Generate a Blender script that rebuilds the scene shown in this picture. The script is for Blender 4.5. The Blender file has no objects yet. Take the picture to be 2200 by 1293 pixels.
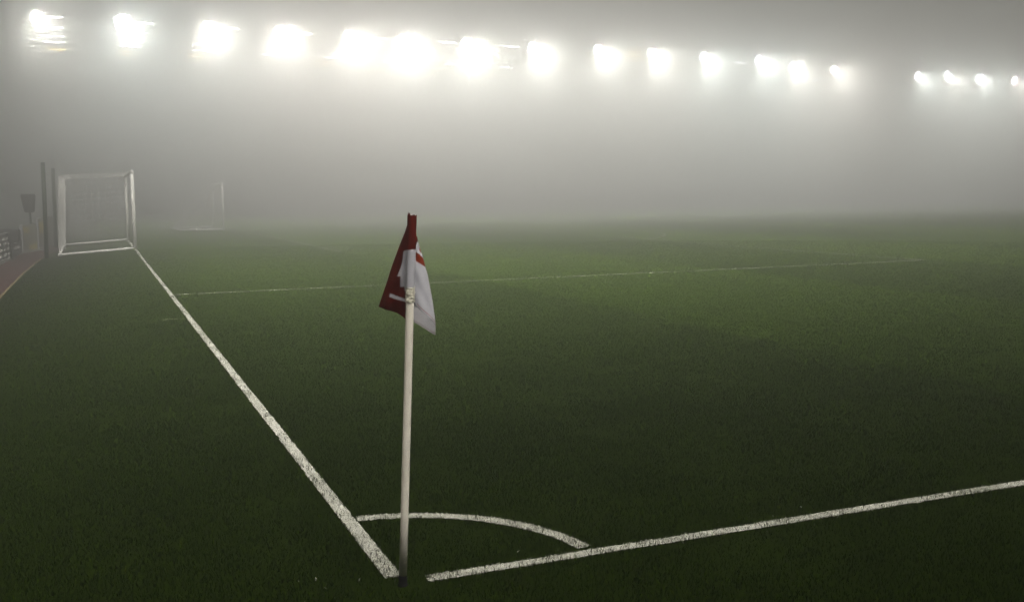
import bpy, bmesh, math, random
import numpy as np
from mathutils import Vector, Matrix
random.seed(7)
rng = np.random.default_rng(11)
sc = bpy.context.scene
C = sc.collection
R = math.radians

# ------------------------------------------------------------------ settings
FOG_DENSITY = 0.05
FOG_G = 0.72
HAZE_TOP = 17.0
LENS = 215.0
BEAM = 35500.0
TUBE = 22.0
SUN = 4.2
SKY = 0.001
EXPOSURE = 2.6

CAM = (-1.05980, -3.96125, 1.63274)
YAW, PITCH, ROLL = 0.387728, 0.105920, -0.011662
FOCAL = 36.0 * 2174.97 / 2200.0
HALF = 34.0           # half the pitch width: the goal stands at Y = 34
LW = 0.084            # width of a painted line

# ------------------------------------------------------------------ helpers
def link(o, parent=None):
    C.objects.link(o)
    if parent is not None:
        o.parent = parent
    return o

def tag(o, label=None, cat=None, group=None, kind=None):
    if label: o['label'] = label
    if cat: o['category'] = cat
    if group: o['group'] = group
    if kind: o['kind'] = kind
    return o

def empty(name, loc, rz=0.0):
    o = bpy.data.objects.new(name, None)
    o.empty_display_size = 0.2
    o.location = loc
    o.rotation_euler = (0, 0, rz)
    return link(o)

def mesh_obj(name, verts, faces, mat, parent=None, smooth=False):
    me = bpy.data.meshes.new(name)
    me.from_pydata([tuple(v) for v in verts], [], faces)
    me.materials.append(mat)
    if smooth:
        me.polygons.foreach_set('use_smooth', [True] * len(me.polygons))
    me.update()
    return link(bpy.data.objects.new(name, me), parent)

class MB:
    """collects simple shapes and links them as one mesh"""
    def __init__(self):
        self.v = []; self.f = []
    def box(self, c, s, M=None):
        x, y, z = s[0] / 2, s[1] / 2, s[2] / 2
        b = len(self.v)
        for dz in (-z, z):
            for dx, dy in ((-x, -y), (x, -y), (x, y), (-x, y)):
                p = Vector((dx, dy, dz))
                if M is not None: p = M @ p
                self.v.append(p + Vector(c))
        for q in ((0, 3, 2, 1), (4, 5, 6, 7), (0, 1, 5, 4), (1, 2, 6, 5), (2, 3, 7, 6), (3, 0, 4, 7)):
            self.f.append(tuple(b + i for i in q))
        return self
    def tube(self, pts, rad, n=12, cap=True):
        pts = [Vector(p) for p in pts]
        rads = rad if isinstance(rad, (list, tuple)) else [rad] * len(pts)
        b = len(self.v)
        prev = None
        for i, p in enumerate(pts):
            d = (pts[min(i + 1, len(pts) - 1)] - pts[max(i - 1, 0)]).normalized()
            if prev is None:
                a = Vector((0, 0, 1)) if abs(d.z) < 0.9 else Vector((1, 0, 0))
                u = d.cross(a).normalized()
            else:
                u = (prev - d * prev.dot(d)).normalized()
            prev = u
            w = d.cross(u)
            for k in range(n):
                t = 2 * math.pi * k / n
                self.v.append(p + (u * math.cos(t) + w * math.sin(t)) * rads[i])
        for i in range(len(pts) - 1):
            for k in range(n):
                k2 = (k + 1) % n
                self.f.append((b + i * n + k, b + i * n + k2, b + (i + 1) * n + k2, b + (i + 1) * n + k))
        if cap:
            self.f.append(tuple(b + k for k in reversed(range(n))))
            e = b + (len(pts) - 1) * n
            self.f.append(tuple(e + k for k in range(n)))
        return self
    def build(self, name, mat, parent=None, smooth=False):
        return mesh_obj(name, self.v, self.f, mat, parent, smooth)

def bevel(o, w=0.01, seg=2):
    m = o.modifiers.new('bevel', 'BEVEL'); m.width = w; m.segments = seg; m.limit_method = 'ANGLE'
    return o

# ------------------------------------------------------------------ materials
def new_mat(name):
    m = bpy.data.materials.new(name); m.use_nodes = True
    nt = m.node_tree
    return m, nt, nt.nodes, nt.links, nt.nodes['Principled BSDF']

def noise_mat(name, c1, c2, scale=20.0, rough=0.6, bump=0.0, bscale=None, detail=4.0, lo=0.35, hi=0.65, spec=0.3):
    m, nt, N, L, b = new_mat(name)
    tc = N.new('ShaderNodeTexCoord')
    no = N.new('ShaderNodeTexNoise'); no.inputs['Scale'].default_value = scale; no.inputs['Detail'].default_value = detail
    L.new(tc.outputs['Object'], no.inputs['Vector'])
    r = N.new('ShaderNodeValToRGB')
    r.color_ramp.elements[0].position = lo; r.color_ramp.elements[0].color = (*c1, 1)
    r.color_ramp.elements[1].position = hi; r.color_ramp.elements[1].color = (*c2, 1)
    L.new(no.outputs['Fac'], r.inputs['Fac']); L.new(r.outputs['Color'], b.inputs['Base Color'])
    b.inputs['Roughness'].default_value = rough
    b.inputs['Specular IOR Level'].default_value = spec
    if bump:
        n2 = N.new('ShaderNodeTexNoise'); n2.inputs['Scale'].default_value = bscale or scale * 4; n2.inputs['Detail'].default_value = 5
        L.new(tc.outputs['Object'], n2.inputs['Vector'])
        bu = N.new('ShaderNodeBump'); bu.inputs['Strength'].default_value = bump; bu.inputs['Distance'].default_value = 0.01
        L.new(n2.outputs['Fac'], bu.inputs['Height']); L.new(bu.outputs['Normal'], b.inputs['Normal'])
    return m

def emit_mat(name, col, strength):
    m, nt, N, L, b = new_mat(name)
    b.inputs['Base Color'].default_value = (0.6, 0.6, 0.6, 1)
    b.inputs['Emission Color'].default_value = (*col, 1)
    b.inputs['Emission Strength'].default_value = strength
    return m

def turf_mat():
    m, nt, N, L, b = new_mat('turf')
    geo = N.new('ShaderNodeNewGeometry')
    # fine mottling, larger patches and worn brown spots
    def noise(scale, detail=4.0, rough=0.6):
        n = N.new('ShaderNodeTexNoise'); n.inputs['Scale'].default_value = scale
        n.inputs['Detail'].default_value = detail; n.inputs['Roughness'].default_value = rough
        L.new(geo.outputs['Position'], n.inputs['Vector']); return n
    def ramp(src, p0, c0, p1, c1):
        r = N.new('ShaderNodeValToRGB')
        r.color_ramp.elements[0].position = p0; r.color_ramp.elements[0].color = c0
        r.color_ramp.elements[1].position = p1; r.color_ramp.elements[1].color = c1
        L.new(src, r.inputs['Fac']); return r
    n1 = noise(34.0, 6.0, 0.7)
    g = ramp(n1.outputs['Fac'], 0.3, (0.020, 0.044, 0.001, 1), 0.72, (0.078, 0.145, 0.003, 1))
    n2 = noise(0.9, 5.0, 0.65)
    p = ramp(n2.outputs['Fac'], 0.35, (0.90, 0.91, 0.88, 1), 0.68, (1.08, 1.06, 1.02, 1))
    mx = N.new('ShaderNodeMix'); mx.data_type = 'RGBA'; mx.blend_type = 'MULTIPLY'; mx.inputs['Factor'].default_value = 1
    L.new(g.outputs['Color'], mx.inputs['A']); L.new(p.outputs['Color'], mx.inputs['B'])
    n3 = noise(2.7, 6.0, 0.7)
    w = ramp(n3.outputs['Fac'], 0.60, (0, 0, 0, 1), 0.74, (0.55, 0.55, 0.55, 1))
    mw = N.new('ShaderNodeMix'); mw.data_type = 'RGBA'
    L.new(w.outputs['Color'], mw.inputs['Factor']); L.new(mx.outputs['Result'], mw.inputs['A'])
    mw.inputs['B'].default_value = (0.050, 0.046, 0.020, 1)
    # mown bands 5.5 m wide, parallel to the goal line: the pile lies to or fro
    sx = N.new('ShaderNodeSeparateXYZ'); L.new(geo.outputs['Position'], sx.inputs[0])
    a = N.new('ShaderNodeMath'); a.operation = 'MULTIPLY_ADD'; a.inputs[1].default_value = 1 / 11.0; a.inputs[2].default_value = 0.0
    xm = N.new('ShaderNodeMath'); xm.operation = 'MAXIMUM'; xm.inputs[1].default_value = 0.0
    L.new(sx.outputs['X'], xm.inputs[0]); L.new(xm.outputs[0], a.inputs[0])
    fr = N.new('ShaderNodeMath'); fr.operation = 'FRACT'; L.new(a.outputs[0], fr.inputs[0])
    st = ramp(fr.outputs[0], 0.508, (0.84, 0.84, 0.84, 1), 0.516, (1.11, 1.11, 1.11, 1))
    ms = N.new('ShaderNodeMix'); ms.data_type = 'RGBA'; ms.blend_type = 'MULTIPLY'; ms.inputs['Factor'].default_value = 1
    L.new(mw.outputs['Result'], ms.inputs['A']); L.new(st.outputs['Color'], ms.inputs['B'])
    # shade put into the turf colour: dark near corner, brighter infield
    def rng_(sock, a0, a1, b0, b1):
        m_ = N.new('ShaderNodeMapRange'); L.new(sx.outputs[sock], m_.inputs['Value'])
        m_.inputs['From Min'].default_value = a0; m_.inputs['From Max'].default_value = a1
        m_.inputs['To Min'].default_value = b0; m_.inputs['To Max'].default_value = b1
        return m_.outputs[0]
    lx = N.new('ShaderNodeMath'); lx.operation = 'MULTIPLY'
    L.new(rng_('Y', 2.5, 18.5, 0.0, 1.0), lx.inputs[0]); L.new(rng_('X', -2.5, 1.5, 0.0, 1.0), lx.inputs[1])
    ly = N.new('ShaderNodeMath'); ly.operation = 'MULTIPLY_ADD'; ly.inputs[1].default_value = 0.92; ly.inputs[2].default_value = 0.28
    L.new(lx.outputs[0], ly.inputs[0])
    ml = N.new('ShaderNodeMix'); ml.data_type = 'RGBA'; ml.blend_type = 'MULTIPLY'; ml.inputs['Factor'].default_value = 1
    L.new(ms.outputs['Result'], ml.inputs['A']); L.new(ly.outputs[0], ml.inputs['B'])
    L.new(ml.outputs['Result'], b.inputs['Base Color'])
    b.inputs['Roughness'].default_value = 0.85
    b.inputs['Specular IOR Level'].default_value = 0.03
    nb = noise(60.0, 5.0, 0.7)
    bu = N.new('ShaderNodeBump'); bu.inputs['Strength'].default_value = 0.7; bu.inputs['Distance'].default_value = 0.02
    L.new(nb.outputs['Fac'], bu.inputs['Height']); L.new(bu.outputs['Normal'], b.inputs['Normal'])
    return m

def blade_mat(name, ramp_cols, spec=0.04, trans=0.25):
    m, nt, N, L, b = new_mat(name)
    at = N.new('ShaderNodeAttribute'); at.attribute_name = 'tint'
    r = N.new('ShaderNodeValToRGB'); cr = r.color_ramp
    cr.elements[0].position = ramp_cols[0][0]; cr.elements[0].color = (*ramp_cols[0][1], 1)
    cr.elements[1].position = ramp_cols[-1][0]; cr.elements[1].color = (*ramp_cols[-1][1], 1)
    for p, c in ramp_cols[1:-1]:
        e = cr.elements.new(p); e.color = (*c, 1)
    L.new(at.outputs['Fac'], r.inputs['Fac'])
    L.new(r.outputs['Color'], b.inputs['Base Color'])
    b.inputs['Roughness'].default_value = 0.55
    b.inputs['Specular IOR Level'].default_value = spec
    tr = N.new('ShaderNodeBsdfTranslucent'); L.new(r.outputs['Color'], tr.inputs['Color'])
    mx = N.new('ShaderNodeMixShader'); mx.inputs[0].default_value = trans
    out = N['Material Output']
    L.new(b.outputs[0], mx.inputs[1]); L.new(tr.outputs[0], mx.inputs[2]); L.new(mx.outputs[0], out.inputs['Surface'])
    return m

def paint_mat(name='line_paint', hi=(0.53, 0.53, 0.48, 1), p0=0.60, p1=0.76):
    m, nt, N, L, b = new_mat(name)
    geo = N.new('ShaderNodeNewGeometry')
    n = N.new('ShaderNodeTexNoise'); n.inputs['Scale'].default_value = 70; n.inputs['Detail'].default_value = 6; n.inputs['Roughness'].default_value = 0.75
    L.new(geo.outputs['Position'], n.inputs['Vector'])
    n2 = N.new('ShaderNodeTexNoise'); n2.inputs['Scale'].default_value = 3.2; n2.inputs['Detail'].default_value = 3
    L.new(geo.outputs['Position'], n2.inputs['Vector'])
    ad = N.new('ShaderNodeMath'); ad.operation = 'MULTIPLY_ADD'; ad.inputs[1].default_value = 0.55
    L.new(n2.outputs['Fac'], ad.inputs[0]); L.new(n.outputs['Fac'], ad.inputs[2])
    r = N.new('ShaderNodeValToRGB')
    r.color_ramp.elements[0].position = p0; r.color_ramp.elements[0].color = (0.07, 0.085, 0.04, 1)
    r.color_ramp.elements[1].position = p1; r.color_ramp.elements[1].color = hi
    L.new(ad.outputs[0], r.inputs['Fac']); L.new(r.outputs['Color'], b.inputs['Base Color'])
    b.inputs['Roughness'].default_value = 0.9
    b.inputs['Specular IOR Level'].default_value = 0.1
    bu = N.new('ShaderNodeBump'); bu.inputs['Strength'].default_value = 0.6; bu.inputs['Distance'].default_value = 0.01
    L.new(n.outputs['Fac'], bu.inputs['Height']); L.new(bu.outputs['Normal'], b.inputs['Normal'])
    return m

def cloth_mat():
    m, nt, N, L, b = new_mat('flag_cloth')
    at = N.new('ShaderNodeAttribute'); at.attribute_name = 'dye'
    tc = N.new('ShaderNodeTexCoord')
    w = N.new('ShaderNodeTexNoise'); w.inputs['Scale'].default_value = 420; w.inputs['Detail'].default_value = 3
    L.new(tc.outputs['Object'], w.inputs['Vector'])
    r = N.new('ShaderNodeValToRGB')
    r.color_ramp.elements[0].position = 0.3; r.color_ramp.elements[0].color = (0.86, 0.86, 0.86, 1)
    r.color_ramp.elements[1].position = 0.7; r.color_ramp.elements[1].color = (1.06, 1.06, 1.06, 1)
    L.new(w.outputs['Fac'], r.inputs['Fac'])
    mx = N.new('ShaderNodeMix'); mx.data_type = 'RGBA'; mx.blend_type = 'MULTIPLY'; mx.inputs['Factor'].default_value = 1
    L.new(at.outputs['Color'], mx.inputs['A']); L.new(r.outputs['Color'], mx.inputs['B'])
    L.new(mx.outputs['Result'], b.inputs['Base Color'])
    b.inputs['Roughness'].default_value = 0.9; b.inputs['Specular IOR Level'].default_value = 0.0
    bu = N.new('ShaderNodeBump'); bu.inputs['Strength'].default_value = 0.15; bu.inputs['Distance'].default_value = 0.002
    L.new(w.outputs['Fac'], bu.inputs['Height']); L.new(bu.outputs['Normal'], b.inputs['Normal'])
    tr = N.new('ShaderNodeBsdfTranslucent'); L.new(mx.outputs['Result'], tr.inputs['Color'])
    ms = N.new('ShaderNodeMixShader'); ms.inputs[0].default_value = 0.22
    out = N['Material Output']
    L.new(b.outputs[0], ms.inputs[1]); L.new(tr.outputs[0], ms.inputs[2]); L.new(ms.outputs[0], out.inputs['Surface'])
    return m

M = {}
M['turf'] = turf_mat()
M['paint'] = paint_mat()
M['paint_faint'] = paint_mat('faint_line_paint', (0.20, 0.23, 0.12, 1), 0.62, 0.95)
M['paint_worn'] = paint_mat('worn_line_paint', (0.52, 0.55, 0.42, 1), 0.60, 0.92)
M['blade'] = blade_mat('grass_blade', [(0.0, (0.005, 0.012, 0.001)), (0.35, (0.014, 0.033, 0.0004)), (0.75, (0.078, 0.145, 0.003)), (1.0, (0.12, 0.14, 0.020))], trans=0.42)
M['white_blade'] = blade_mat('painted_blade', [(0.0, (0.12, 0.14, 0.07)), (0.35, (0.46, 0.46, 0.40)), (1.0, (0.74, 0.74, 0.68))], spec=0.1, trans=0.15)
M['post_white'] = noise_mat('white_gloss_paint', (0.58, 0.58, 0.57), (0.68, 0.68, 0.66), 9, 0.35)
M['pole_plastic'] = noise_mat('ivory_plastic', (0.66, 0.62, 0.54), (0.76, 0.72, 0.635), 14, 0.45, 0.05, 90)
M['black_rubber'] = noise_mat('black_rubber', (0.004, 0.004, 0.005), (0.010, 0.010, 0.010), 40, 0.8, spec=0.1)
M['tape'] = noise_mat('crumpled_tape', (0.40, 0.385, 0.30), (0.60, 0.575, 0.49), 60, 0.3, 0.5, 120, spec=0.5)
M['cloth'] = cloth_mat()
M['net'] = noise_mat('net_cord', (0.42, 0.42, 0.41), (0.50, 0.50, 0.49), 5, 0.8)
M['dark_green'] = noise_mat('dark_green_paint', (0.010, 0.018, 0.010), (0.02, 0.03, 0.016), 6, 0.5)
M['dark_box'] = noise_mat('dark_cover', (0.012, 0.012, 0.013), (0.03, 0.03, 0.03), 8, 0.7)
M['track'] = noise_mat('red_track', (0.030, 0.013, 0.011), (0.050, 0.020, 0.017), 30, 0.9, 0.4, 90)
M['edge_yellow'] = noise_mat('edge_paint', (0.10, 0.08, 0.035), (0.17, 0.13, 0.06), 12, 0.8)
M['kerb'] = noise_mat('kerb_concrete', (0.17, 0.17, 0.16), (0.26, 0.26, 0.25), 14, 0.9, 0.3)
M['board_dark'] = noise_mat('board_dark_print', (0.020, 0.022, 0.024), (0.04, 0.042, 0.045), 7, 0.6)
M['board_pale'] = noise_mat('board_pale_print', (0.12, 0.117, 0.10), (0.17, 0.163, 0.145), 7, 0.6)
M['print_white'] = noise_mat('print_white', (0.60, 0.60, 0.58), (0.70, 0.70, 0.68), 7, 0.6)
M['print_yellow'] = noise_mat('print_yellow', (0.30, 0.24, 0.05), (0.38, 0.30, 0.07), 7, 0.6)
M['steel'] = noise_mat('galvanised_steel', (0.16, 0.165, 0.17), (0.26, 0.265, 0.27), 12, 0.45)

# ------------------------------------------------------------------ ground
def gz(x):
    """the turf falls away a little behind the goal line"""
    if x > -0.3: return 0.0
    if x > -2.2: return -0.18 * (-0.3 - x) / 1.9
    if x > -2.75: return -0.18 - 0.02 * (-2.2 - x) / 0.55
    return -0.2

def gzv(x):
    return np.interp(x, [-2.75, -2.2, -0.3, 0.0], [-0.2, -0.18, 0.0, 0.0])

xs = [-60, -20, -6, -2.75, -2.5, -2.2, -1.7, -1.2, -0.8, -0.5, -0.3, 0, 10, 30, 60, 100, 150]
ys = [-30, -10, 0, 20, 40, 60, 80, 100, 130]
gv = [(x, y, gz(x)) for y in ys for x in xs]
gf = [(j * len(xs) + i, j * len(xs) + i + 1, (j + 1) * len(xs) + i + 1, (j + 1) * len(xs) + i)
      for j in range(len(ys) - 1) for i in range(len(xs) - 1)]
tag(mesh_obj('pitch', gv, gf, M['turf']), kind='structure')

# red running strip behind the goal, with its edge line
tv, tf = [], []
line_x = [(-5, -2.8), (10, -2.8), (17, -2.8), (24, -2.79), (29, -2.70), (33, -2.55), (36, -2.2), (40, -2.2)]
for i, (y, x) in enumerate(line_x):
    tv += [(-9, y, -0.196), (x, y, max(-0.196, gz(x) + 0.004))]
    if i: tf.append((2 * i - 2, 2 * i - 1, 2 * i + 1, 2 * i))
tag(mesh_obj('running_track', tv, tf, M['track']), kind='structure')
ev, ef = [], []
for i, (y, x) in enumerate(line_x[:6]):
    z = max(-0.192, gz(x) + 0.008)
    ev += [(x - 0.03, y, z), (x + 0.02, y, z)]
    if i: ef.append((2 * i - 2, 2 * i - 1, 2 * i + 1, 2 * i))
tag(mesh_obj('track_edge_line', ev, ef, M['edge_yellow']), kind='structure')

# ------------------------------------------------------------------ painted lines
lines = []                                # (test function) used again to whiten the blades
def strip(name, a, b, w0, w1, seed, step=0.03, edge=0.006, mat='paint', taper=0.0):
    """a flat painted strip from a to b, between offsets w0 and w1 to its left, with uneven edges"""
    r = random.Random(seed)
    a, b = Vector((*a, 0)), Vector((*b, 0)); d = (b - a); n = max(2, int(d.length / step)); n = min(n, 900)
    u = d.normalized(); w = Vector((-u.y, u.x, 0))
    v, f = [], []
    for i in range(n + 1):
        p = a + d * (i / n)
        k = min(1.0, 0.45 + i * d.length / n / taper) if taper else 1.0
        for off, s in ((w0, 1), (w0 + (w1 - w0) * k, 1)):
            q = p + w * (off + r.uniform(-edge, edge))
            v.append((q.x, q.y, 0.004))
        if i: f.append((2 * i - 2, 2 * i, 2 * i + 1, 2 * i - 1))
    tag(mesh_obj(name, v, f, M[mat]), kind='structure')

def arc(name, c, r0, r1, t0, t1, seed, n=90, edge=0.006, mat='paint'):
    r = random.Random(seed); v, f = [], []
    for i in range(n + 1):
        t = t0 + (t1 - t0) * i / n
        for rr in (r0, r1):
            q = rr + r.uniform(-edge, edge)
            v.append((c[0] + q * math.cos(t), c[1] + q * math.sin(t), 0.004))
        if i: f.append((2 * i - 2, 2 * i - 1, 2 * i + 1, 2 * i))
    tag(mesh_obj(name, v, f, M[mat]), kind='structure')

YP = HALF - 20.16
YG = HALF - 9.16
strip('goal_line', (0, 0.125), (0, 40.5), -LW + 0.009, -0.009, 1)
strip('touchline', (0.165, 0), (105, 0), 0.010, LW - 0.010, 2, taper=0.07)
arc('corner_arc', (0, 0), 1.0 - 0.074, 0.991, 0.12, math.pi / 2 - 0.09, 3)
strip('penalty_area_line', (0.10, YP), (16.5, YP), 0, LW, 4, edge=0.012, mat='paint_worn')
strip('penalty_area_line', (16.5, YP + 0.1), (16.5, YP + 40.3), 0, LW, 5, edge=0.012, mat='paint_worn')
strip('goal_area_line', (0.10, YG), (5.5, YG), 0, LW, 6, edge=0.012, mat='paint_worn')
strip('goal_area_line', (5.5, YG + 0.1), (5.5, YG + 18.3), 0, LW, 7, edge=0.012, mat='paint_worn')
t_arc = math.acos(5.5 / 9.15)
arc('penalty_arc', (11, HALF), 9.06, 9.15, -t_arc, t_arc, 8, mat='paint_worn')
strip('distance_mark', (-0.32, 10.24), (-0.03, 10.25), 0, 0.055, 9, edge=0.01, mat='paint_faint')

# ------------------------------------------------------------------ grass blades near the camera
def on_line(x, y):
    g = (x > 0.006) & (x < LW - 0.006) & (y > 0.12)
    t = (y > 0.007) & (y < LW - 0.007) & (x > 0.20)
    r = np.hypot(x, y)
    a = (r > 0.923) & (r < 0.994) & (x > LW) & (y > 0.12)
    d = (x > -0.32) & (x < -0.03) & (y > 10.23) & (y < 10.31)
    return g | t | a | d

def blades(name, x, y, h, w, tint, lean, mat, near):
    n = len(x)
    z = gzv(x) - 0.002
    th = rng.uniform(0, 2 * np.pi, n)               # facing
    la = rng.uniform(0, 2 * np.pi, n)               # lean direction
    lx, ly = np.cos(la) * lean, np.sin(la) * lean
    dx, dy = np.cos(th) * w / 2, np.sin(th) * w / 2
    V = np.empty((n, 5, 3))
    V[:, 0] = np.stack([x - dx, y - dy, z], 1)
    V[:, 1] = np.stack([x + dx, y + dy, z], 1)
    mx, my = x + lx * h * 0.35, y + ly * h * 0.35
    V[:, 2] = np.stack([mx + dx * .8, my + dy * .8, z + h * 0.6], 1)
    V[:, 3] = np.stack([mx - dx * .8, my - dy * .8, z + h * 0.6], 1)
    V[:, 4] = np.stack([x + lx * h, y + ly * h, z + h * np.sqrt(np.clip(1 - 0.5 * lean ** 2, 0.15, 1))], 1)
    b = (np.arange(n) * 5)[:, None]
    F4 = (b + np.array([0, 1, 2, 3]))
    F3 = (b + np.array([3, 2, 4]))
    loops = np.concatenate([F4, F3], 1).reshape(-1).astype(np.int32)
    me = bpy.data.meshes.new(name)
    me.vertices.add(n * 5); me.vertices.foreach_set('co', V.reshape(-1).astype(np.float32))
    me.loops.add(n * 7); me.loops.foreach_set('vertex_index', loops)
    me.polygons.add(n * 2)
    st = (np.arange(n)[:, None] * 7 + np.array([0, 4])).reshape(-1).astype(np.int32)
    me.polygons.foreach_set('loop_start', st)
    me.update(calc_edges=True)
    at = me.attributes.new('tint', 'FLOAT', 'POINT')
    at.data.foreach_set('value', np.repeat(tint, 5).astype(np.float32))
    me.materials.append(mat)
    return link(bpy.data.objects.new(name, me))

def smooth_noise(x, y, s, seed):
    g = np.random.default_rng(seed).uniform(0, 1, (256, 256))
    u, v = x / s + 100, y / s + 100
    i, j = np.floor(u).astype(int), np.floor(v).astype(int)
    fu, fv = u - i, v - j
    fu, fv = fu * fu * (3 - 2 * fu), fv * fv * (3 - 2 * fv)
    G = lambda a, b: g[a % 256, b % 256]
    return (G(i, j) * (1 - fu) + G(i + 1, j) * fu) * (1 - fv) + (G(i, j + 1) * (1 - fu) + G(i + 1, j + 1) * fu) * fv

N_BLADE = 620000
# radius from a density that is constant to 6.5 m and then falls with distance
rr = np.linspace(2.0, 34, 4000)
pdf = rr * np.where(rr < 6.5, 1.0, (6.5 / rr) ** 2.1)
cdf = np.cumsum(pdf); cdf /= cdf[-1]
r_ = np.interp(rng.uniform(0, 1, N_BLADE), cdf, rr)
t_ = YAW + rng.uniform(R(-36), R(36), N_BLADE)
bx, by = CAM[0] + r_ * np.sin(t_), CAM[1] + r_ * np.cos(t_)
keep = (bx > -2.72)
patch = smooth_noise(bx, by, 0.35, 3) * 0.6 + smooth_noise(bx, by, 0.11, 4) * 0.4
keep &= rng.uniform(0, 1, N_BLADE) < np.clip(0.35 + patch * 1.3, 0, 1)
dc = np.hypot(bx - 0.055, by - 0.02)
keep &= (dc > 0.13) | (rng.uniform(0, 1, N_BLADE) < 0.25 + dc * 3)
keep &= dc > 0.026
bx, by, r_, patch = bx[keep], by[keep], r_[keep], patch[keep]
ol = on_line(bx, by)
grow = np.maximum(1, r_ / 6.5)
# green grass (a tenth of the blades on the lines stay green)
thin = np.clip((smooth_noise(bx, by, 0.055, 21) * 0.6 + smooth_noise(bx, by, 0.28, 22) * 0.6 - 0.42) * 2.2, 0.05, 0.75)
gsel = ~ol | (rng.uniform(0, 1, len(bx)) < thin)
x, y, g, p = bx[gsel], by[gsel], grow[gsel], patch[gsel]
n = len(x)
band = np.where(np.mod(np.maximum(x, 0) / 11.0, 1.0) > 0.512, 0.055, -0.05)
shade_ramp = 0.06 + 0.64 * np.clip((y - 2.5) / 16.0, 0, 1) * np.clip((x + 2.5) / 4.0, 0, 1)     # near-corner shade put into the blade tint
tint = np.clip(rng.normal(0, 0.14, n) + shade_ramp + (p - 0.5) * 0.42 + (smooth_noise(x, y, 1.4, 41) - 0.5) * 0.10 + (smooth_noise(x, y, 0.5, 42) - 0.5) * 0.14 + band + (rng.uniform(0, 1, n) > 0.975 - 0.10 * np.clip(smooth_noise(x, y, 0.5, 31) * 2 - 1, 0, 1)) * 0.55, 0, 1)
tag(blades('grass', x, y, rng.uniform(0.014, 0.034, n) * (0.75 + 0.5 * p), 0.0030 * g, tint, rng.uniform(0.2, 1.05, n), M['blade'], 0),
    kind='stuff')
# whitened grass on the lines: extra blades so the paint stands up
def fill(n, fx):
    return fx(rng.uniform(0, 1, n), rng.uniform(0, 1, n))
px, py = [], []
yy = 0.125 + 12.0 * rng.uniform(0, 1, 26000) ** 1.8
px.append(rng.uniform(0.007, LW - 0.007, len(yy))); py.append(yy)
xx = 0.175 + 8.5 * rng.uniform(0, 1, 22000) ** 1.2
px.append(xx); py.append(rng.uniform(0.008, LW - 0.008, len(xx)))
tt = rng.uniform(0.12, math.pi / 2 - 0.09, 8000); ra = rng.uniform(0.924, 0.993, 8000)
px.append(ra * np.cos(tt)); py.append(ra * np.sin(tt))
tt = rng.uniform(-0.32, -0.03, 120); px.append(tt[:30]); py.append(rng.uniform(10.24, 10.30, 30))
# flecks of dry paint flicked beside the lines
fx_, fy_ = rng.uniform(-0.4, 2.4, 70), rng.uniform(-0.12, 0.28, 70)
px.append(fx_); py.append(fy_)
px, py = np.concatenate(px), np.concatenate(py)
pat = smooth_noise(px, py, 0.06, 8) * 0.6 + smooth_noise(px, py, 0.4, 9) * 0.5
isgoal = (px < LW + 0.01) & (py > 0.2)
kp = rng.uniform(0, 1, len(px)) < np.where(isgoal, np.clip((pat - 0.34) * 2.6, 0.02, 1), np.clip((pat - 0.1) * 2.2, 0.15, 1))
px, py, pat = px[kp], py[kp], pat[kp]
n = len(px)
dist = np.hypot(px - CAM[0], py - CAM[1])
tag(blades('painted_grass', px, py, rng.uniform(0.005, 0.016, n), 0.0034 * np.maximum(1, dist / 6.5),
           np.clip(rng.normal(0.62, 0.25, n), 0, 1), rng.uniform(0.2, 0.8, n), M['white_blade'], 0), kind='stuff')

# ------------------------------------------------------------------ corner flag
flag = empty('corner_flag', (0.055, 0.02, 0), -YAW)
tag(flag, 'leaning ivory corner post with a limp red and white flag', 'corner flag')
AX = 0.0474                                  # lean of the post: metres sideways per metre up
ax = lambda b: AX * b
MB().tube([(ax(b), 0, b) for b in (0.035, 0.3, 0.6, 0.9, 1.2, 1.535)], 0.0168, 24).build('pole', M['pole_plastic'], flag, True)
MB().tube([(0, 0, -0.02), (0, 0, 0.004), (0.0003, 0, 0.008), (0.0015, 0, 0.030), (0.002, 0, 0.046)], [0.022, 0.0215, 0.0186, 0.0182, 0.0178], 24).build('ground_socket', M['black_rubber'], flag, True)

LEFT = [(1.5539, 0.0577), (1.5201, 0.0532), (1.4789, 0.0391), (1.4320, 0.0191), (1.3756, -0.0030), (1.3284, -0.0212), (1.2906, -0.0335), (1.2527, -0.0477), (1.2148, -0.0619), (1.1748, -0.0762), (1.10, -0.09)]
BOT = [(-0.0762, 1.1748), (-0.0404, 1.1629), (0.0030, 1.1490), (0.0217, 1.1373), (0.0385, 1.1237), (0.06, 1.116), (0.12, 1.11)]
ROUT = [(1.470, 0.0880), (1.4444, 0.0925), (1.4368, 0.0935), (1.4122, 0.0999), (1.3838, 0.1087), (1.3401, 0.1191), (1.3039, 0.1279), (1.2658, 0.1347), (1.2276, 0.1415), (1.1836, 0.1482), (1.1261, 0.1546), (1.0935, 0.1569), (1.055, 0.1555)]
FOLD = [(0.05, 1.215), (0.0724, 1.1941), (0.1021, 1.1612), (0.1301, 1.1360), (0.1487, 1.1128), (0.1569, 1.0935)]
UND = [(0.05, 1.122), (0.0688, 1.1137), (0.0913, 1.1020), (0.1195, 1.0824), (0.1400, 1.0660), (0.1555, 1.0551)]
WL = [(1.4035, 0.0335), (1.3658, 0.0289), (1.3374, 0.0207), (1.3016, 0.0047), (1.3013, 0.0198), (1.2577, 0.0169)]
def ip(tab, t):
    tab = sorted(tab)
    return float(np.interp(t, [q[0] for q in tab], [q[1] for q in tab]))
RED = (0.095, 0.006, 0.002); WHITE = (0.49, 0.49, 0.54); BRIGHT_RED = (0.22, 0.030, 0.010)
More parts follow.
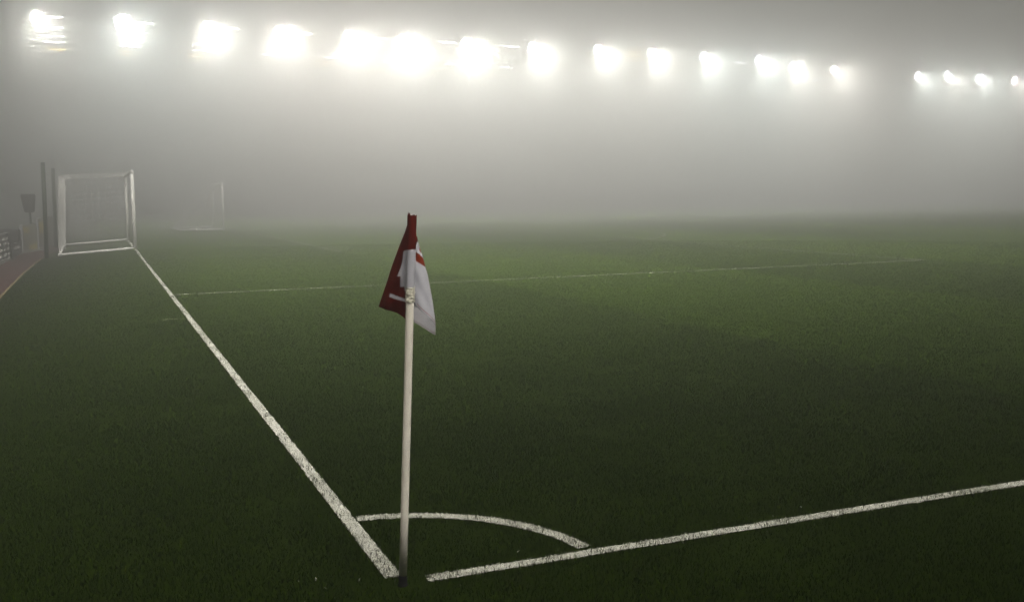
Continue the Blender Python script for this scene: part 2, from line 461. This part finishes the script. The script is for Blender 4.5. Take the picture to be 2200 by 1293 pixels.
def inside(poly, a, b):
    c = False
    for i in range(len(poly)):
        x1, y1 = poly[i]; x2, y2 = poly[i - 1]
        if (y1 > b) != (y2 > b) and a < (x2 - x1) * (b - y1) / (y2 - y1) + x1: c = not c
    return c
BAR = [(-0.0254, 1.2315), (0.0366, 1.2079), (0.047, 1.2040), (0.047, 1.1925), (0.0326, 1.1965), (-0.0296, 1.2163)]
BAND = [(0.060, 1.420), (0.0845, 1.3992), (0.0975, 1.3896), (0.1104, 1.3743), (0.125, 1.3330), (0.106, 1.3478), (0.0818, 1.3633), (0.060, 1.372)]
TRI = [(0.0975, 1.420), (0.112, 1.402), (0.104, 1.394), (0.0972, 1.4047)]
def wtop(a): return float(np.interp(a, [0.0335, 0.0507, 0.0847], [1.4035, 1.4090, 1.4124]))
def dye_left(a, b):
    if inside(BAR, a, b): return WHITE
    if 1.2577 < b < wtop(a) and a > ip(WL, b): return WHITE
    if 1.238 < b <= 1.2577 and a > 0.035: return WHITE
    return RED
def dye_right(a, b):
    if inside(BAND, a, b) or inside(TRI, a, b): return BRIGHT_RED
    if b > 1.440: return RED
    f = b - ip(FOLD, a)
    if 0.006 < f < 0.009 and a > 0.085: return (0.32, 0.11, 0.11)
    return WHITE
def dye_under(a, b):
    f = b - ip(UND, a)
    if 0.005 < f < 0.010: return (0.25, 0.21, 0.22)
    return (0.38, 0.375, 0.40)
fv, ff, fc = [], [], []
def grid(nu, nv, fn):
    b0 = len(fv)
    for j in range(nv + 1):
        for i in range(nu + 1):
            p, c = fn(i / nu, j / nv); fv.append(p); fc.append((*c, 1))
    for j in range(nv):
        for i in range(nu):
            k = b0 + j * (nu + 1) + i
            ff.append((k, k + 1, k + nu + 2, k + nu + 1))
def g_sleeve(u, v):
    t = 2 * math.pi * u                       # all round the post, the seam at the back
    top = 1.5485 + 0.013 * math.exp(-((math.cos(t + math.pi / 2 + 0.35) - 0.75) / 0.12) ** 2) + 0.0025 * math.sin(5 * t)
    b = top + (1.2560 - top) * v
    rs = 0.0180 + 0.0045 * math.exp(-((b - 1.448) / 0.018) ** 2) * max(0, math.sin(t)) + 0.0006 * math.sin(40 * b + 2 * t)
    a = ax(b) + rs * math.sin(t) if False else ax(b) - rs * math.cos(t + math.pi / 2)
    y = rs * math.sin(t + math.pi / 2)
    col = WHITE if b < wtop(a) else RED
    return (a, y, b), col
grid(64, 150, g_sleeve)
def g_left(u, v):
    a1 = ax(1.3) + 0.0
    # u = 0 at the free edge, 1 behind the post
    ub = lambda a: ip(BOT, a)
    s = v
    btop = 1.5480
    b = btop + (1.1748 - btop) * s
    al = ip(LEFT, b); a = al + (ax(b) - al) * u
    bb = btop + (ub(a) - btop) * s if s > 0 else btop
    al2 = ip(LEFT, max(bb, 1.1748)); 
    a = al2 + (ax(bb) - al2) * u
    y = 0.017 + (0.03 + 0.075 * s) * (1 - u) * (0.55 + 0.45 * s) + 0.007 * s * math.sin(7.5 * u + 2.2 * s) * (1 - u) - 0.017 * max(0.0, 1 - abs(u - 0.86) / 0.16) * (1 if bb > 1.25 else 0.3) + 0.0035 * math.sin(15 * u - 5 * s) * s + 0.003 * math.sin(24 * s + 5 * u) * u * (1 - u) * 3
    return (a - 0.0125 * (1 - u) * s, y + 0.002, bb - 0.0106 * (1 - u) * s), dye_left(a, bb)
grid(110, 210, g_left)
def g_right(u, v):
    b_in0, b_out0 = 1.462, 1.462
    # u = 0 behind the post, 1 at the outer edge; v runs down to the fold
    bo = 1.462 + (1.0935 - 1.462) * v
    ao = ip(ROUT, bo)
    bi = 1.462 + (1.215 - 1.462) * v; ai = ax(bi) - 0.009
    a = ai + (ao - ai) * u
    bt = 1.462
    b = bt + (ip(FOLD, a) - bt) * v
    # keep the outer edge on its outline
    a = ai + (ip(ROUT, b) - ai) * u
    y = 0.0195 + 0.004 * v * math.sin(4 * u) - 0.016 * v * math.sin(math.pi * u) + 0.016 * u ** 4 * (0.3 + v) - 0.004 * math.sin(9 * u + 6 * v) * u * v + 0.0025 * math.sin(16 * v - 7 * u) * u * (1 - u) * 3
    return (a, y, b), dye_right(a, b)
grid(100, 210, g_right)
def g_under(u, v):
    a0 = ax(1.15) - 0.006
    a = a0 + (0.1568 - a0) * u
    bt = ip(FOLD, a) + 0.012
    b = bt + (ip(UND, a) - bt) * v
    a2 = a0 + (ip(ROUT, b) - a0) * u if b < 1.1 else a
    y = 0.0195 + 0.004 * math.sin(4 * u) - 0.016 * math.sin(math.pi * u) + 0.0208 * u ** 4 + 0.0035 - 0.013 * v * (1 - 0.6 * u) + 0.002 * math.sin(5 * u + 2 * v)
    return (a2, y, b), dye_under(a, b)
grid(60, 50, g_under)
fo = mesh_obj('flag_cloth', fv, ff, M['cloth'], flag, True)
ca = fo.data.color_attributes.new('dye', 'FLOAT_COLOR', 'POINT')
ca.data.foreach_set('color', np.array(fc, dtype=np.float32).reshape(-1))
sd = fo.modifiers.new('thickness', 'SOLIDIFY'); sd.thickness = 0.0008; sd.offset = 0
# crumpled tape that ties the sleeve to the post
tv, tf = [], []
nu, nv = 48, 26
for j in range(nv + 1):
    b = 1.1945 + (1.2590 - 1.1945) * j / nv
    for i in range(nu):
        t = 2 * math.pi * i / nu
        w = 0.0009 * math.sin(3 * t + 210 * b) + 0.0008 * math.sin(5 * t - 330 * b + 1) + 0.0006 * math.sin(2 * t + 520 * b)
        e = 0.0012 if 0 < j < nv else -0.0006
        rr_ = 0.0182 + e + w
        bb = b + (0.0025 * math.sin(2 * t + 1) if j in (0, nv) else 0)
        tv.append((ax(b) + rr_ * math.cos(t), rr_ * math.sin(t), bb))
for j in range(nv):
    for i in range(nu):
        i2 = (i + 1) % nu
        tf.append((j * nu + i, j * nu + i2, (j + 1) * nu + i2, (j + 1) * nu + i))
mesh_obj('tape_band', tv, tf, M['tape'], flag, True)

# ------------------------------------------------------------------ goals
def net_panel(mb, o, du, dv, nu, nv, w=0.0035, sag=0.0, seed=1):
    """square netting between o, o+du, o+dv, as thin three-sided cords"""
    o, du, dv = Vector(o), Vector(du), Vector(dv)
    n = du.cross(dv).normalized()
    rnd = random.Random(seed)
    def P(a, b):
        return o + du * a + dv * b + n * sag * math.sin(math.pi * a) * math.sin(math.pi * b)
    for i in range(nu + 1):
        mb.tube([P(i / nu, k / 6) for k in range(7)], w, 3, False)
    for j in range(nv + 1):
        mb.tube([P(k / 8, j / nv) for k in range(9)], w, 3, False)

def goal(name, loc, width, h, depth, drop, r, kind, label):
    """posts at local y = 0 and width, the net hanging towards local -x"""
    t = empty(name, loc); tag(t, label, 'goal')
    MB().tube([(0, 0, -0.01), (0, 0, h)], r, 20).build('post', M['post_white'], t, True)
    MB().tube([(0, width, -0.01), (0, width, h)], r, 20).build('post', M['post_white'], t, True)
    MB().tube([(0, -r, h), (0, width + r, h)], r, 20).build('crossbar', M['post_white'], t, True)
    b = 0.042
    MB().tube([(-r, 0, b), (-depth, 0, b - drop)], 0.04, 12).build('ground_bar', M['post_white'], t, True)
    MB().tube([(-r, width, b), (-depth, width, b - drop)], 0.04, 12).build('ground_bar', M['post_white'], t, True)
    MB().tube([(-depth, -0.03, b - drop), (-depth, width + 0.03, b - drop)], 0.04, 12).build('back_bar', M['post_white'], t, True)
    nb = MB()
    if kind == 'box':
        tz = h - 0.10
        net_panel(nb, (-depth, 0, b - drop), (0, width, 0), (0.12, 0, tz - b + drop), 30, 4, 0.0030, sag=0.05)
        net_panel(nb, (-depth + 0.12, 0, tz), (0, width, 0), (depth - 0.16, 0, h - tz), 24, 6, 0.0022, sag=0.06)
        for yy in (0, width):
            net_panel(nb, (-depth, yy, b - drop), (depth - 0.05, 0, drop), (0.06, 0, tz - b), 11, 14, 0.0028, sag=0.03)
    else:
        net_panel(nb, (-depth, 0, b - drop), (0, width, 0), (depth - 0.06, 0, h - b + drop), 36, 16, 0.0042, sag=0.08)
        for yy in (0, width):
            for k in range(1, 18):
                q = k / 18
                nb.tube([(-depth * q, yy, b), (-depth * q, yy, h * (1 - q) + 0.04)], 0.0028, 3, False)
                nb.tube([(-0.05, yy, h * q), (-depth * (1 - q), yy, h * q)], 0.0028, 3, False)
    nb.build('net', M['net'], t)
    return t
goal('football_goal', (0.044, HALF - 3.72, 0), 7.44, 2.44, 2.22, 0.14, 0.06, 'box',
     'white full-size goal with a box net, standing on the goal line')
goal('training_goal', (4.76, 47.9, 0), 4.6, 2.26, 2.12, 0.0, 0.06, 'slope',
     'faint white goal with a sloping net, farther off in the fog')

for (x, y, h, r, s, lab) in ((-2.53, 30.28, 2.90, 0.062, 0, 'dark green net pole behind the near side of the goal'),
                             (-2.51, 37.72, 2.92, 0.062, 0, 'dark green net pole behind the far side of the goal')):
    z0 = gz(x)
    t = empty('net_pole', (x, y, z0)); tag(t, lab, 'pole', 'poles that hold the goal net')
    MB().tube([(0, 0, -0.05), (0.03, 0, 1.4), (0.05, 0, h)], r, 16).build('post', M['dark_green'], t, True)
    MB().tube([(0.05, 0, h - 0.005), (0.05, 0, h + 0.03)], [r + 0.008, r * 0.7], 16).build('cap', M['dark_green'], t, True)
    MB().tube([(0.06, 0, h - 0.25), (0.36, 0, 2.36)], 0.006, 6).build('tie_rope', M['net'], t, True)

# ------------------------------------------------------------------ left edge: kerb, boards, boxes on poles
KB = [(-4.2, 18), (-3.75, 24), (-3.6, 27.4), (-3.46, 33.2), (-3.15, 34.6), (-2.87, 35.4), (-2.75, 38), (-2.75, 44)]
kv, kf = [], []
for i, (x, y) in enumerate(KB):
    for dx, z in ((0.0, -0.25), (0.0, -0.10), (-0.16, -0.10), (-0.16, -0.25)):
        kv.append((x + dx, y, z))
    if i:
        for q in range(3):
            kf.append((4 * i - 4 + q, 4 * i + q, 4 * i + q + 1, 4 * i - 4 + q + 1))
tag(mesh_obj('kerb', kv, kf, M['kerb']), kind='structure')

def board(p0, p1, z0, h, mat, label, prints):
    d = Vector((p1[0] - p0[0], p1[1] - p0[1], 0)); L_ = d.length
    t = empty('advertising_board', (p0[0], p0[1], z0), math.atan2(d.y, d.x))
    tag(t, label, 'advertising board', 'boards behind the goal')
    bevel(MB().box((L_ / 2, 0, h / 2 + 0.04), (L_ - 0.04, 0.05, h)).build('panel', mat, t), 0.012)
    fr = MB()
    fr.box((L_ / 2, 0, h + 0.062), (L_, 0.075, 0.04)); fr.box((0.0, 0, h / 2), (0.04, 0.07, h + 0.06)); fr.box((L_, 0, h / 2), (0.04, 0.07, h + 0.06))
    fr.build('frame', M['steel'], t)
    for name, m, boxes in prints:
        pb = MB()
        for (u, w, lx, lz, sl) in boxes:
            pb.box((u * L_, -0.0275, 0.04 + w * h), (lx, 0.005, lz), Matrix.Rotation(sl, 3, 'Y'))
        pb.build(name, m, t)
strokes = []
rnd = random.Random(5)
for row, w in enumerate((0.2, 0.42, 0.64, 0.84)):
    u = 0.05
    while u < 0.95:
        l = rnd.uniform(0.35, 0.7)
        strokes.append((u + l / 14, w, l, 0.075, -0.02)); u += l / 7 + rnd.uniform(0.03, 0.07)
board((-3.86, 23.6), (-3.55, 30.6), -0.19, 0.74, M['board_dark'], 'dark board with rows of blurred white print, nearest the left edge', [('print', M['print_white'], strokes)])
board((-3.53, 30.7), (-3.42, 33.4), -0.19, 0.70, M['board_dark'], 'dark short board with two pale strips, past the nearer pole box', [('print', M['print_white'], [(0.4, 0.62, 1.0, 0.08, 0)]), ('print', M['print_white'], [(0.5, 0.34, 1.5, 0.08, 0)])])
board((-3.40, 33.7), (-3.02, 35.3), -0.17, 0.86, M['board_pale'], 'pale board with yellow print beside the farther pole box',
      [('print', M['print_yellow'], [(0.3, 0.82, 0.55, 0.18, 0)]), ('print', M['print_yellow'], [(0.65, 0.14, 0.75, 0.16, 0)])])
board((-3.00, 35.5), (-2.62, 38.4), -0.17, 1.05, M['board_pale'], 'pale board with a large yellow print, next to the net poles',
      [('print', M['print_yellow'], [(0.3, 0.70, 1.2, 0.42, 0)])])

def pole_box(loc, ph, w0, w1, hh, dd, label, rz):
    t = empty('box_on_pole', loc, rz); tag(t, label, 'box on pole', 'dark boxes on thin poles')
    MB().tube([(0, 0, -0.03), (-0.02, 0, ph * 0.5), (-0.05, 0, ph + 0.08)], 0.035, 12).build('pole', M['dark_green'], t, True)
    MB().tube([(0, 0, -0.01), (0, 0, 0.04)], [0.12, 0.09], 16).build('foot', M['dark_green'], t, True)
    v = []
    for z, w, d in ((ph, w0 * 0.8, dd * 0.8), (ph + 0.05, w0, dd), (ph + hh - 0.06, w1, dd), (ph + hh, w1 * 0.9, dd * 0.8)):
        k = len(v)
        for sx, sy in ((-1, -1), (1, -1), (1, 1), (-1, 1)):
            v.append((-0.05 - 0.04 * (z - ph) + sx * w / 2, sy * d / 2, z))
    f = [(3, 2, 1, 0), (12, 13, 14, 15)]
    for j in range(3):
        for i in range(4):
            i2 = (i + 1) % 4
            f.append((j * 4 + i, j * 4 + i2, j * 4 + 4 + i2, j * 4 + 4 + i))
    bevel(mesh_obj('box', v, f, M['dark_box'], t), 0.03, 3)
pole_box((-3.13, 35.0, -0.2), 1.36, 0.31, 0.44, 0.64, 0.34, 'dark tapered box high on a thin pole, left of the goal', -0.1)
pole_box((-3.50, 30.3, -0.2), 0.52, 0.60, 0.66, 0.42, 0.40, 'low wide dark box on a short pole by the white printed board', -0.1)

# ------------------------------------------------------------------ floodlights
ORD = ['first', 'second', 'third', 'fourth', 'fifth', 'sixth', 'seventh', 'eighth', 'ninth', 'tenth', 'eleventh', 'twelfth',
       'thirteenth', 'fourteenth', 'fifteenth', 'sixteenth', 'seventeenth', 'eighteenth']
TINT = {'c': (0.93, 1.0, 1.0), 'w': (1.0, 1.0, 0.97), 'r': (1.0, 0.965, 0.93)}
LENS_POWER = [0.22, 0.26, 0.27, 0.26, 0.28, 0.32, 0.34, 0.36, 0.38, 0.42, 0.45, 0.48, 0.52, 0.55, 0.80, 0.80, 0.80, 0.70]
POWER = [0.09, 0.12, 0.145, 0.17, 0.20, 0.225, 0.25, 0.265, 0.28, 0.30, 0.32, 0.33, 0.34, 0.35, 0.42, 0.42, 0.42, 0.38]
STAND_Y = 72.26
LAMPS = [(-4.03, 13.63, 0.42, 'w'), (1.36, 13.60, 0.58, 'c'), (7.08, 13.40, 0.60, 'w'), (12.05, 13.49, 0.42, 'r'), (17.15, 13.42, 0.40, 'r'),
         (21.36, 13.24, 0.52, 'w'), (26.51, 13.18, 0.56, 'w'), (32.14, 13.16, 0.46, 'w'), (38.02, 13.34, 0.33, 'w'), (43.08, 13.24, 0.35, 'w'),
         (48.24, 13.12, 0.35, 'c'), (53.93, 13.03, 0.33, 'c'), (57.60, 12.59, 0.33, 'r'), (62.28, 12.55, 0.32, 'r'),
         (72.16, 12.32, 0.32, 'c'), (75.94, 12.31, 0.30, 'w'), (80.14, 12.26, 0.30, 'c'), (84.67, 12.27, 0.28, 'r')]
def floodlight(i, x, z, r, tint):
    t = empty('floodlight', (x, STAND_Y, z))
    if i < 8: where = 'large glaring floodlight, %s from the left in the row above the fog'
    elif i < 14: where = 'smaller bright floodlight, %s from the left in the whole row'
    else: where = 'small far floodlight beyond the gap, %s from the left in the whole row'
    tag(t, where % ORD[i], 'floodlight', 'floodlights along the far stand')
    aim = (Vector((x + 0.12 * (40 - x), STAND_Y - 70, 0)) - Vector((x, STAND_Y, z))).normalized()
    q = aim.to_track_quat('Z', 'Y').to_matrix()
    P = lambda a, b, c: q @ Vector((a, b, c))
    n = 24
    rings = [(0.26, -0.42), (r * 0.55 + 0.05, -0.40), (r + 0.05, -0.10), (r + 0.05, 0.02), (r + 0.01, 0.02), (r + 0.005, -0.02)]
    v, f = [], []
    for rr_, zz in rings:
        for k in range(n):
            a = 2 * math.pi * k / n
            v.append(P(rr_ * math.cos(a), rr_ * math.sin(a), zz))
    for j in range(len(rings) - 1):
        for k in range(n):
            k2 = (k + 1) % n
            f.append((j * n + k, j * n + k2, (j + 1) * n + k2, (j + 1) * n + k))
    f.append(tuple(reversed(range(n))))
    mesh_obj('housing', v, f, M['steel'], t)
    m = 14
    lv = [P(r * math.cos(2 * math.pi * k / m), r * math.sin(2 * math.pi * k / m), -0.012) for k in range(m)]
    mesh_obj('lens', lv, [tuple(range(m))], emit_mat('lamp_lens', TINT[tint], LENS * LENS_POWER[i] * (0.35 / (r * r))), t)
    # the beam of the lamp: a wide soft cone onto the pitch
    ld = bpy.data.lights.new('beam', 'SPOT'); ld.energy = BEAM * POWER[i]; ld.color = TINT[tint]
    ld.spot_size = R(88); ld.spot_blend = 1.0; ld.shadow_soft_size = 0.25
    lo = link(bpy.data.objects.new('beam', ld), t)
    down = (Vector((x + 0.15 * (40 - x), STAND_Y - 19, 0)) - Vector((x, STAND_Y, z))).normalized()
    lo.location = P(0, 0, 0.30)
    lo.rotation_euler = down.to_track_quat('-Z', 'Y').to_euler()
    br = MB()
    br.tube([P(-r - 0.07, 0, -0.1), P(-r - 0.09, 0.1, -0.45), P(0, 0.15, -0.62), P(r + 0.09, 0.1, -0.45), P(r + 0.07, 0, -0.1)], 0.03, 8)
    br.tube([P(0, 0.15, -0.62), P(0, 0.15, -0.62) + Vector((0, 0.1, 0.5))], 0.04, 8)
    br.build('bracket', M['steel'], t)
for i, (x, z, r, tint) in enumerate(LAMPS):
    floodlight(i, x, z, r, tint)

# ------------------------------------------------------------------ strip lights under the stand roof
tube_white = emit_mat('tube_white', (1.0, 1.0, 0.98), TUBE)
tube_amber = emit_mat('tube_amber', (1.0, 0.72, 0.22), TUBE * 0.6)
ROWS = [('top', [(-3.14, 71.24), (2.53, 71.70), (8.39, 72.36), (13.78, 73.01), (19.55, 73.56), (25.50, 73.94), (31.27, 74.59), (55.82, 77.66)], 'w'),
        ('second', [(-3.24, 75.70), (2.34, 76.54), (8.11, 77.01), (13.78, 77.66), (19.36, 78.31), (25.22, 78.77), (31.27, 79.24), (68.00, 83.70)], 'w'),
        ('third', [(-3.33, 79.98), (2.16, 80.63), (7.64, 81.00), (13.50, 81.84), (18.99, 82.77), (24.85, 83.14), (73.12, 88.17)], 'w'),
        ('fourth', [(-3.33, 83.14), (2.16, 83.79), (7.64, 84.54), (13.22, 85.19), (18.80, 85.65), (24.48, 85.84), (30.34, 86.86), (36.10, 87.61), (72.74, 91.70)], 'w'),
        ('lowest', [(-3.33, 87.14), (2.06, 88.07), (7.55, 88.44), (18.62, 89.65), (24.20, 90.12), (29.87, 90.68), (35.73, 91.61), (43.45, 75.89)], 'a')]
HT = 13.58
for row, pts, c in ROWS:
    for k, (x, y) in enumerate(pts):
        t = empty('strip_light', (x, y, HT), math.atan2(0.09, 1))
        tag(t, '%s strip light, %s from the left in the %s row beneath the floodlights' % ('amber' if c == 'a' else 'thin white', ORD[k], row),
            'strip light', 'strip lights under the far stand roof')
        bevel(MB().box((0, 0, 0.10), (1.45, 0.16, 0.06)).build('fitting', M['steel'], t), 0.01)
        MB().tube([(-0.68, 0, 0.02), (0.68, 0, 0.02)], 0.048, 8).build('tube', tube_amber if c == 'a' else tube_white, t, True)

# ------------------------------------------------------------------ unseen stand, added so its roof shades the corner
ROOF_Y, ROOF_Z = -9.6, 12.0
ns = empty('added_shade_stand', (20, -20, -0.2))
tag(ns, 'added stand, unseen behind the camera, its deep roof shading the near corner', 'added_shade_stand')
bevel(MB().box((10, ROOF_Y + 20 - 9.5, ROOF_Z + 0.4), (150, 19.0, 0.4)).build('roof', M['steel'], ns), 0.05)
MB().box((10, -9.1, 6.0), (150, 0.3, 12.2)).build('back_wall', M['kerb'], ns)
st = MB()
for k in range(9):
    st.box((10, -8.4 + 0.9 * k, 2.2 - 0.225 * k), (148, 0.88, 4.4 - 0.45 * k))
st.build('terrace', M['kerb'], ns)
for k in range(6):
    MB().tube([(-60 + 27 * k, 0, 0), (-60 + 27 * k, 0, ROOF_Z + 0.2)], 0.18, 12).build('column', M['steel'], ns, True)

# ------------------------------------------------------------------ haze: one closed box of even fog
hx0, hx1, hy0, hy1, hz0, hz1 = -61, 151, -31, 131, -1.3, HAZE_TOP
hb = MB().box(((hx0 + hx1) / 2, (hy0 + hy1) / 2, (hz0 + hz1) / 2), (hx1 - hx0, hy1 - hy0, hz1 - hz0))
hm, nt, N, L, b = new_mat('fog')
N.remove(b)
pv = N.new('ShaderNodeVolumePrincipled')
pv.inputs['Color'].default_value = (1.0, 0.988, 0.925, 1)
pv.inputs['Density'].default_value = FOG_DENSITY
pv.inputs['Anisotropy'].default_value = FOG_G
L.new(pv.outputs[0], N['Material Output'].inputs['Volume'])
tag(hb.build('haze', hm), kind='stuff')

# ------------------------------------------------------------------ world, sun, camera
w = bpy.data.worlds.new('World'); sc.world = w; w.use_nodes = True
SUN_EL, SUN_AZ = R(42), R(172)          # light from behind and to the right of the camera
sky = w.node_tree.nodes.new('ShaderNodeTexSky'); sky.sky_type = 'NISHITA'; sky.sun_disc = False
sky.sun_elevation = SUN_EL
sky.sun_rotation = SUN_AZ
bg = w.node_tree.nodes['Background']; bg.inputs['Strength'].default_value = SKY
w.node_tree.links.new(sky.outputs[0], bg.inputs['Color'])
sl = bpy.data.lights.new('sun', 'SUN'); sl.energy = SUN; sl.angle = R(44); sl.color = (1.0, 0.96, 0.89)
so = link(bpy.data.objects.new('sun', sl))
sd_ = Vector((math.sin(SUN_AZ) * math.cos(SUN_EL), math.cos(SUN_AZ) * math.cos(SUN_EL), math.sin(SUN_EL)))
so.rotation_euler = sd_.to_track_quat('Z', 'Y').to_euler(); so.location = (0, 0, 60)

cd = bpy.data.cameras.new('camera'); cd.lens = FOCAL; cd.sensor_width = 36; cd.clip_end = 2000; cd.clip_start = 0.05
co = link(bpy.data.objects.new('camera', cd)); sc.camera = co
fw = Vector((math.sin(YAW) * math.cos(PITCH), math.cos(YAW) * math.cos(PITCH), -math.sin(PITCH)))
rt = Vector((math.cos(YAW), -math.sin(YAW), 0)); up = rt.cross(fw)
r2 = rt * math.cos(ROLL) + up * math.sin(ROLL); u2 = -rt * math.sin(ROLL) + up * math.cos(ROLL)
co.matrix_world = Matrix(((r2.x, u2.x, -fw.x, CAM[0]), (r2.y, u2.y, -fw.y, CAM[1]), (r2.z, u2.z, -fw.z, CAM[2]), (0, 0, 0, 1)))

vs = sc.view_settings; vs.view_transform = 'Standard'; vs.look = 'None'; vs.exposure = EXPOSURE; vs.gamma = 1; vs.use_curve_mapping = False
cy = sc.cycles
cy.volume_bounces = 0; cy.max_bounces = 6; cy.diffuse_bounces = 2; cy.glossy_bounces = 1; cy.transmission_bounces = 2; cy.transparent_max_bounces = 4
cy.sample_clamp_indirect = 3; cy.use_denoising = True; cy.caustics_reflective = False; cy.caustics_refractive = False
